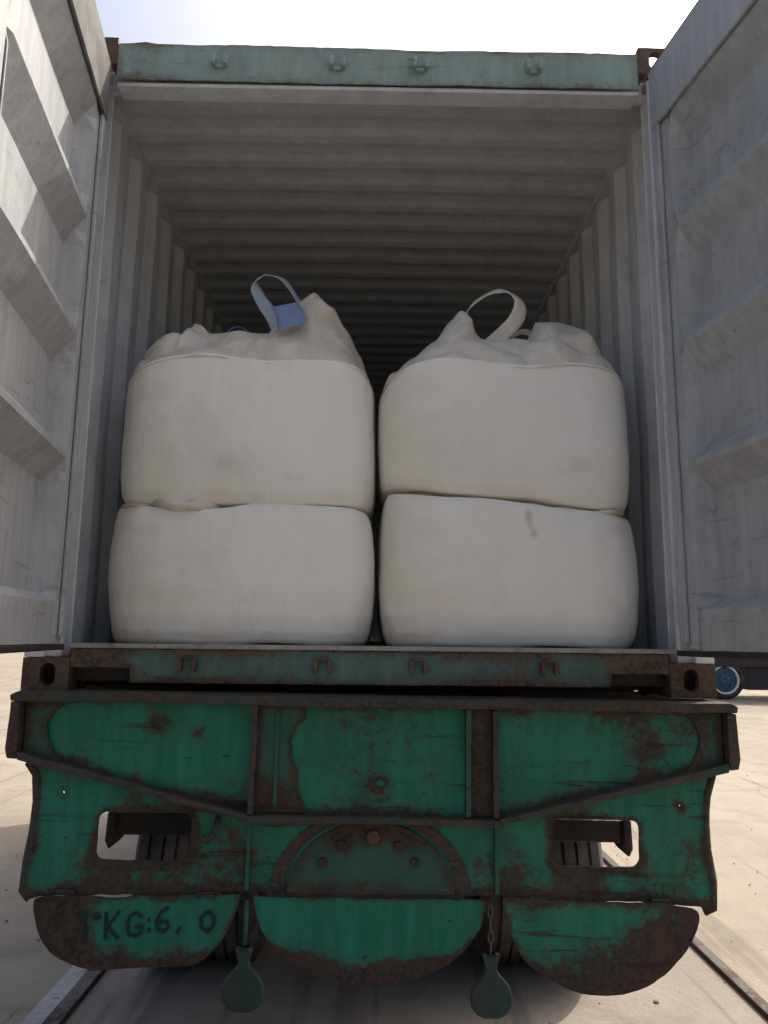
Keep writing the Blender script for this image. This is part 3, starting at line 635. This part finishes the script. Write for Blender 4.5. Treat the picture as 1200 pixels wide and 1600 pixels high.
# ------------------------------------------------------------------ bulk bags
PROF = [(0, .925), (.03, .945), (.10, .965), (.22, .985), (.42, 1.0), (.65, .995), (.85, .982), (.96, .965), (1, .945)]
def squircle(n, m):
    P = []
    for i in range(720):
        th = 2*math.pi*i/720; c, s_ = math.cos(th), math.sin(th); P.append((math.copysign(abs(c)**(2/n), c), math.copysign(abs(s_)**(2/n), s_)))
    D = [0]
    for i in range(720): D.append(D[-1]+math.dist(P[i], P[(i+1) % 720]))
    out = []; j = 0
    for k in range(m):
        t = D[-1]*k/m
        while D[j+1] < t: j += 1
        f = (t-D[j])/(D[j+1]-D[j]); a, b = P[j], P[(j+1) % 720]; out.append((a[0]+(b[0]-a[0])*f, a[1]+(b[1]-a[1])*f))
    return out
SQ = squircle(6.2, 320)
def bag(x0, x1, zb, zt, label, seed, crest=None, yc=.66, hy=.52, tiltb=0.0, tiltt=0.0, prof=PROF, foldw=.0, drop=0.0, stains=()):
    cx, hx = (x0+x1)/2, (x1-x0)/2; e = empty('bulk_bag', (cx, yc, zb)); tag(e, label, 'bulk bag', 'white bulk bags stacked in the container')
    m = len(SQ); V = []; Fc = []; rows = 46; St = []
    def wr(x, y, z, a): return a*(noise.noise((x*2.2+seed, y*2.2, z*2.6))+.45*noise.noise((x*6+seed, y*6, z*4))+.22*noise.noise((x*16+seed, y*16, z*6)))
    for r in range(rows+1):
        t = r/rows; t = t*t*(3-2*t)*.55+t*.45; f = interp(prof, t)
        for px, py in SQ:
            X, Y = px*hx*f, py*hy*f; xn = px
            z = zb+(zt-zb)*t+tiltb*xn*(1-t)+tiltt*xn*t
            z -= drop*t**3*abs(px)**9
            z += foldw*t*t*noise.noise((X*4+seed, Y*3, 9))+.010*(1-t)**3*noise.noise((X*5+seed, Y*5, 3))
            k = 1+wr(X, Y, z, .014)+.010*t**4*noise.noise((math.atan2(Y, X)*9+seed, 0, 2))
            cr = noise.voronoi((X*4.2+seed, Y*4.2, z*3.1))[0]; k += .012*(cr[1]-cr[0])-.003
            V.append((X*k, Y*k, z-zb)); St.append(sum(q[3]*max(0, 1-math.hypot((cx+X-q[0])*q[4], z-q[1])/q[2]) for q in stains) if Y < 0 else 0)
    body_rows = len(V)//m
    for r in range(body_rows-1):
        for i in range(m): j = (i+1) % m; Fc.append((r*m+i, r*m+j, (r+1)*m+j, (r+1)*m+i))
    # base
    V.append((0, 0, .004)); c = len(V)-1
    for i in range(m): Fc.append((i, (i+1) % m, c))
    if crest is None:
        last = (body_rows-1)*m
        ring0 = [V[last+i] for i in range(m)]
        for u in (.9, .75, .5, .25):
            for px, py, pz in ring0: V.append((px*u, py*u, pz+.016*(1-u)+.01*noise.noise((px*u*7+seed, py*u*7, 1))))
        base = last
        st = len(V)-4*m
        for r in range(4):
            a0 = last if r == 0 else st+(r-1)*m; b0 = st+r*m
            for i in range(m): j = (i+1) % m; Fc.append((a0+i, a0+j, b0+j, b0+i))
        V.append((0, 0, zt-zb+.02)); c = len(V)-1
        for i in range(m): Fc.append((st+3*m+i, st+3*m+(i+1) % m, c))
        mesh('bag_body', V, Fc, 'bag', e, smooth=True, rust=(St+[0]*len(V))[:len(V)]); return e
    V.append((0, 0, zt-zb-.02)); c = len(V)-1; last = (body_rows-1)*m
    for i in range(m): Fc.append((last+(i+1) % m, last+i, c))
    body = mesh('bag_body', V, Fc, 'bag', e, smooth=True, rust=(St+[0]*len(V))[:len(V)])
    # loose top cloth, gathered upwards to ears, slightly overhanging the filled body
    V = []; Fc = []; J = 44; f0 = .982
    sxe, sye = .955, .48
    for r in range(J+1):
        u = r/J
        for px, py in SQ:
            sx = f0*(1-(1-sxe)*u**1.3); sy = f0*(1-(1-sye)*u)
            X, Y = px*hx*sx, py*hy*sy
            top = interp(crest, cx+px*hx*sxe*f0*(1.0-.0*u)); top = top if py < .25 else 1.42+.3*(top-1.42)*max(0, 1-(py-.25))
            zf = zt-.015-drop*abs(px)**9+tiltt*px+foldw*noise.noise((X*4+seed, Y*3, 9))
            e1 = math.sin(u*math.pi/2)**1.0*.55+.45*u
            z = zf+(max(top, zf+.03)-zf)*e1
            ff = math.sin(u*math.pi)**.7
            q1 = noise.noise((X*5+z*3+seed, Y*3, z*4)); q2 = noise.noise((X*9-z*7+seed*2, Y*4, z*7)); q3 = noise.noise((X*18+seed, Y*9, z*16))
            wv_ = .12*q1; c1 = noise.voronoi((X*4.6+wv_+seed, Y*3.2, z*5.0+.1*q2))[0]; c2 = noise.voronoi((X*10+seed*3, Y*7, z*11+.2*q1))[0]
            fold = ff*(.050*q1+.075*(c1[1]-c1[0]-.25)+.022*(c2[1]-c2[0]-.25)+.020*(.30-abs(q2)))
            lip = .010*max(0, 1-u*10)*max(0, .4+2*noise.noise((X*2+seed, 3, 1)))
            V.append((X*(1+lip)+.25*fold, Y*(1+lip)-fold, z-zb+.4*fold))
    for r in range(J):
        for i in range(m): j = (i+1) % m; Fc.append((r*m+i, r*m+j, (r+1)*m+j, (r+1)*m+i))
    ring0 = [V[J*m+i] for i in range(m)]; st = len(V); zc = 1.40-zb
    for u in (.93, .75, .5, .25):
        for px, py, pz in ring0: V.append((px*(.3+.7*u) if u > .9 else px*u, py*u, pz+(zc-pz)*(1-u)**.5*.9+.012*noise.noise((px*8+seed, py*8, u*5))))
    for r in range(4):
        a0 = J*m if r == 0 else st+(r-1)*m; b0 = st+r*m
        for i in range(m): j = (i+1) % m; Fc.append((a0+i, a0+j, b0+j, b0+i))
    V.append((0, 0, zc)); c = len(V)-1
    for i in range(m): Fc.append((st+3*m+i, st+3*m+(i+1) % m, c))
    tp = mesh('loose_top', V, Fc, 'bag_top', e, smooth=True); md = tp.modifiers.new('thick', 'SOLIDIFY'); md.thickness = .002; md.offset = 1
    return e
def crumple(parent, x0, x1, z, y, h, seed, out=.03, tilt=0.0):
    """squeezed-out cloth between two stacked bags"""
    o = parent.location; V = []; Fc = []; n = max(12, int((x1-x0)/.012)); m = 8
    for i in range(n+1):
        x = x0+(x1-x0)*i/n; en = max(0.0, math.sin(math.pi*i/n))**.35; hh = h*(.35+.9*abs(noise.noise((x*7+seed, 1, 2))))*en; oo = out*(.5+.9*abs(noise.noise((x*5+seed, 4, 2))))*en
        zc = z+tilt*(i/n-.5)+.014*noise.noise((x*9+seed, 7, 1))
        for k in range(m):
            a = math.pi*(k/(m-1))-math.pi/2
            V.append((x-o.x, y-oo*math.cos(a)+.07*(1-math.cos(a))-o.y+.07*(1-en)+.022*noise.noise((x*11+seed, k*.9, 2)), zc+hh*math.sin(a)*(1+.5*noise.noise((x*16+seed, k*.5, 6)))-o.z))
    for i in range(n):
        for k in range(m-1): Fc.append((i*m+k, i*m+k+1, i*m+m+k+1, i*m+m+k))
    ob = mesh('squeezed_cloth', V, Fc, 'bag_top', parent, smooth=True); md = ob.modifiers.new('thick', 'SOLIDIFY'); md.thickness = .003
    return ob
b1 = bag(-1.055, .012, .168, .700, 'squat white woven bulk bag on the container floor, lower left of the stack', 1.3, foldw=.025, stains=[(-.50, .33, .13, .35, .6), (-.98, .62, .12, .4, .7), (-.2, .25, .1, .25, .6)])
b2 = bag(.020, 1.070, .168, .725, 'squat white woven bulk bag on the container floor, lower right of the stack', 4.9, tiltt=-.045, foldw=.025, stains=[(.60, .665, .055, 1.0, 2.0), (.62, .60, .05, .75, 1.6), (.95, .62, .1, .45, .8), (.5, .35, .14, .3, .5)])
LC = [(-1.06, 1.26), (-1.03, 1.36), (-.95, 1.44), (-.88, 1.475), (-.82, 1.485), (-.795, 1.545), (-.765, 1.54), (-.725, 1.50), (-.60, 1.51), (-.46, 1.50), (-.445, 1.53), (-.41, 1.60), (-.34, 1.655), (-.275, 1.70), (-.20, 1.63), (-.13, 1.53), (-.07, 1.42), (-.03, 1.33), (0, 1.24)]
RC = [(.03, 1.26), (.07, 1.33), (.16, 1.40), (.26, 1.48), (.33, 1.575), (.372, 1.625), (.405, 1.61), (.43, 1.52), (.46, 1.495), (.66, 1.485), (.685, 1.52), (.70, 1.575), (.80, 1.578), (.88, 1.56), (.94, 1.48), (.99, 1.39), (1.04, 1.28)]
PROF2 = [(0, .94), (.025, .962), (.08, .982), (.2, .995), (.4, 1.0), (.62, .998), (.82, .993), (.95, .988), (1, .984)]
b3 = bag(-1.036, 0.008, .708, 1.295, 'upper left white woven bulk bag with blue lifting loop on its loose top', 9.1, crest=LC, prof=PROF2, foldw=.03, drop=.09, stains=[(-.55, .86, .14, .5, .6), (-.95, 1.2, .1, .3, .8), (-.3, .80, .1, .35, .6)])
b4 = bag(.014, 1.055, .745, 1.290, 'upper right white woven bulk bag with white lifting loop on its loose top', 15.7, crest=RC, tiltb=-.045, prof=PROF2, foldw=.03, drop=.10, stains=[(.8, .86, .15, .45, .6), (.3, .85, .1, .25, .6)])
crumple(b1, -1.0, -.84, .700, .20, .030, 3, .02); crumple(b1, -.87, -.60, .700, .155, .060, 13, .03); crumple(b1, -.58, -.10, .700, .20, .010, 5, .01)
crumple(b2, .12, .50, .748, .20, .010, 8, .01, -.03); crumple(b2, .50, .86, .715, .20, .022, 11, .02, -.03); crumple(b2, .82, 1.00, .690, .18, .030, 17, .025)
def rel(e, pts): return [tuple(Vector(p)-e.location) for p in pts]
# lifting loops
ribbon('lifting_loop', rel(b3, [(-.30, .50, 1.56), (-.335, .47, 1.66), (-.41, .44, 1.765), (-.475, .43, 1.785), (-.525, .42, 1.765), (-.525, .41, 1.70), (-.48, .40, 1.62), (-.43, .39, 1.54), (-.40, .385, 1.47)]),
       [(.2, 1, .2), (.3, 1, .2), (.3, 1, .4), (.1, .9, .4), (-.4, .8, .3), (.6, .7, .2), (.8, .5, .2), (.9, .4, .2), (1, .3, .2)], .075, .004, 'pale_strap', b3)
ribbon('strap_end', rel(b3, [(-.385, .295, 1.585), (-.365, .262, 1.54), (-.350, .226, 1.49), (-.345, .198, 1.445)]), [(1, .1, .25)]*4, .115, .004, 'blue_strap', b3)
ribbon('lifting_loop', rel(b3, [(-.70, .62, 1.48), (-.68, .60, 1.575), (-.64, .60, 1.61), (-.59, .60, 1.585), (-.56, .62, 1.48)]), [(.2, 1, .2)]*5, .05, .004, 'blue_strap', b3)
ribbon('lifting_loop', rel(b4, [(.375, .44, 1.55), (.41, .42, 1.635), (.47, .41, 1.69), (.545, .40, 1.715), (.60, .40, 1.70), (.635, .40, 1.655), (.615, .39, 1.58), (.55, .37, 1.50), (.49, .35, 1.44)]),
       [(.2, 1, .3), (.1, 1, .5), (0, 1, .6), (.1, .9, .7), (.5, .8, .3), (.9, .6, -.2), (.9, .3, -.3), (.8, .2, -.4), (.8, .2, -.4)], .070, .004, 'bag_top', b4)
ribbon('lifting_loop', rel(b4, [(.62, .66, 1.48), (.63, .62, 1.575), (.67, .60, 1.61), (.73, .62, 1.60), (.76, .66, 1.50)]), [(.3, .6, .7)]*5, .06, .004, 'bag_top', b4)

# ------------------------------------------------------------------ parked trailer far right
pk = empty('parked_trailer', (10.6, 20.2, GZ)); tag(pk, 'dark parked trailer with blue and white wheel hub in the far yard', 'trailer')
MB().box(-3.2, 6, -.1, 2.2, .95, 1.25).build('chassis', 'truck_dark', pk, bevel=.02)
MB().box(-3.3, 6, -.15, 2.3, 1.26, 3.6).build('load_body', 'truck_body', pk, bevel=.03)
for i in range(12): MB().box(-3.2+i*.8, -3.12+i*.8, -.20, -.152, 1.28, 3.58).build('side_rib', 'truck_body', pk, bevel=.01)
MB().box(-3.1, -.72, .0, .9, .30, .949).build('tool_box', 'truck_dark', pk, bevel=.02)
MB().box(.72, 4.4, .05, .7, .28, .949).build('side_guard', 'truck_dark', pk, bevel=.02)
for x in (-.02, 5.2):
    e = empty('wheel', (x, -.06, .58), pk)
    MB().lathe([(-.0, .40), (-.04, .46), (-.03, .54), (.02, .58), (.26, .58), (.30, .5), (.30, .40)], 48, 'y').build('tyre', 'rubber', e, smooth=True)
    MB().lathe([(-.02, .375), (-.035, .40), (-.02, .43), (.1, .43), (.1, .375)], 48, 'y').build('rim_edge', 'white_paint', e, smooth=True)
    MB().lathe([(.05, .376), (.02, .34), (.04, .25), (-.02, .12), (-.03, .0005), (.1, .0005), (.1, .376)], 48, 'y').build('hub', 'rim_blue', e, smooth=True)
    for q in range(8):
        th = q*math.pi/4; MB().tube([(.19*math.cos(th), .03, .19*math.sin(th)), (.19*math.cos(th), -.03, .19*math.sin(th))], .02, 6).build('wheel_nut', 'truck_dark', e)
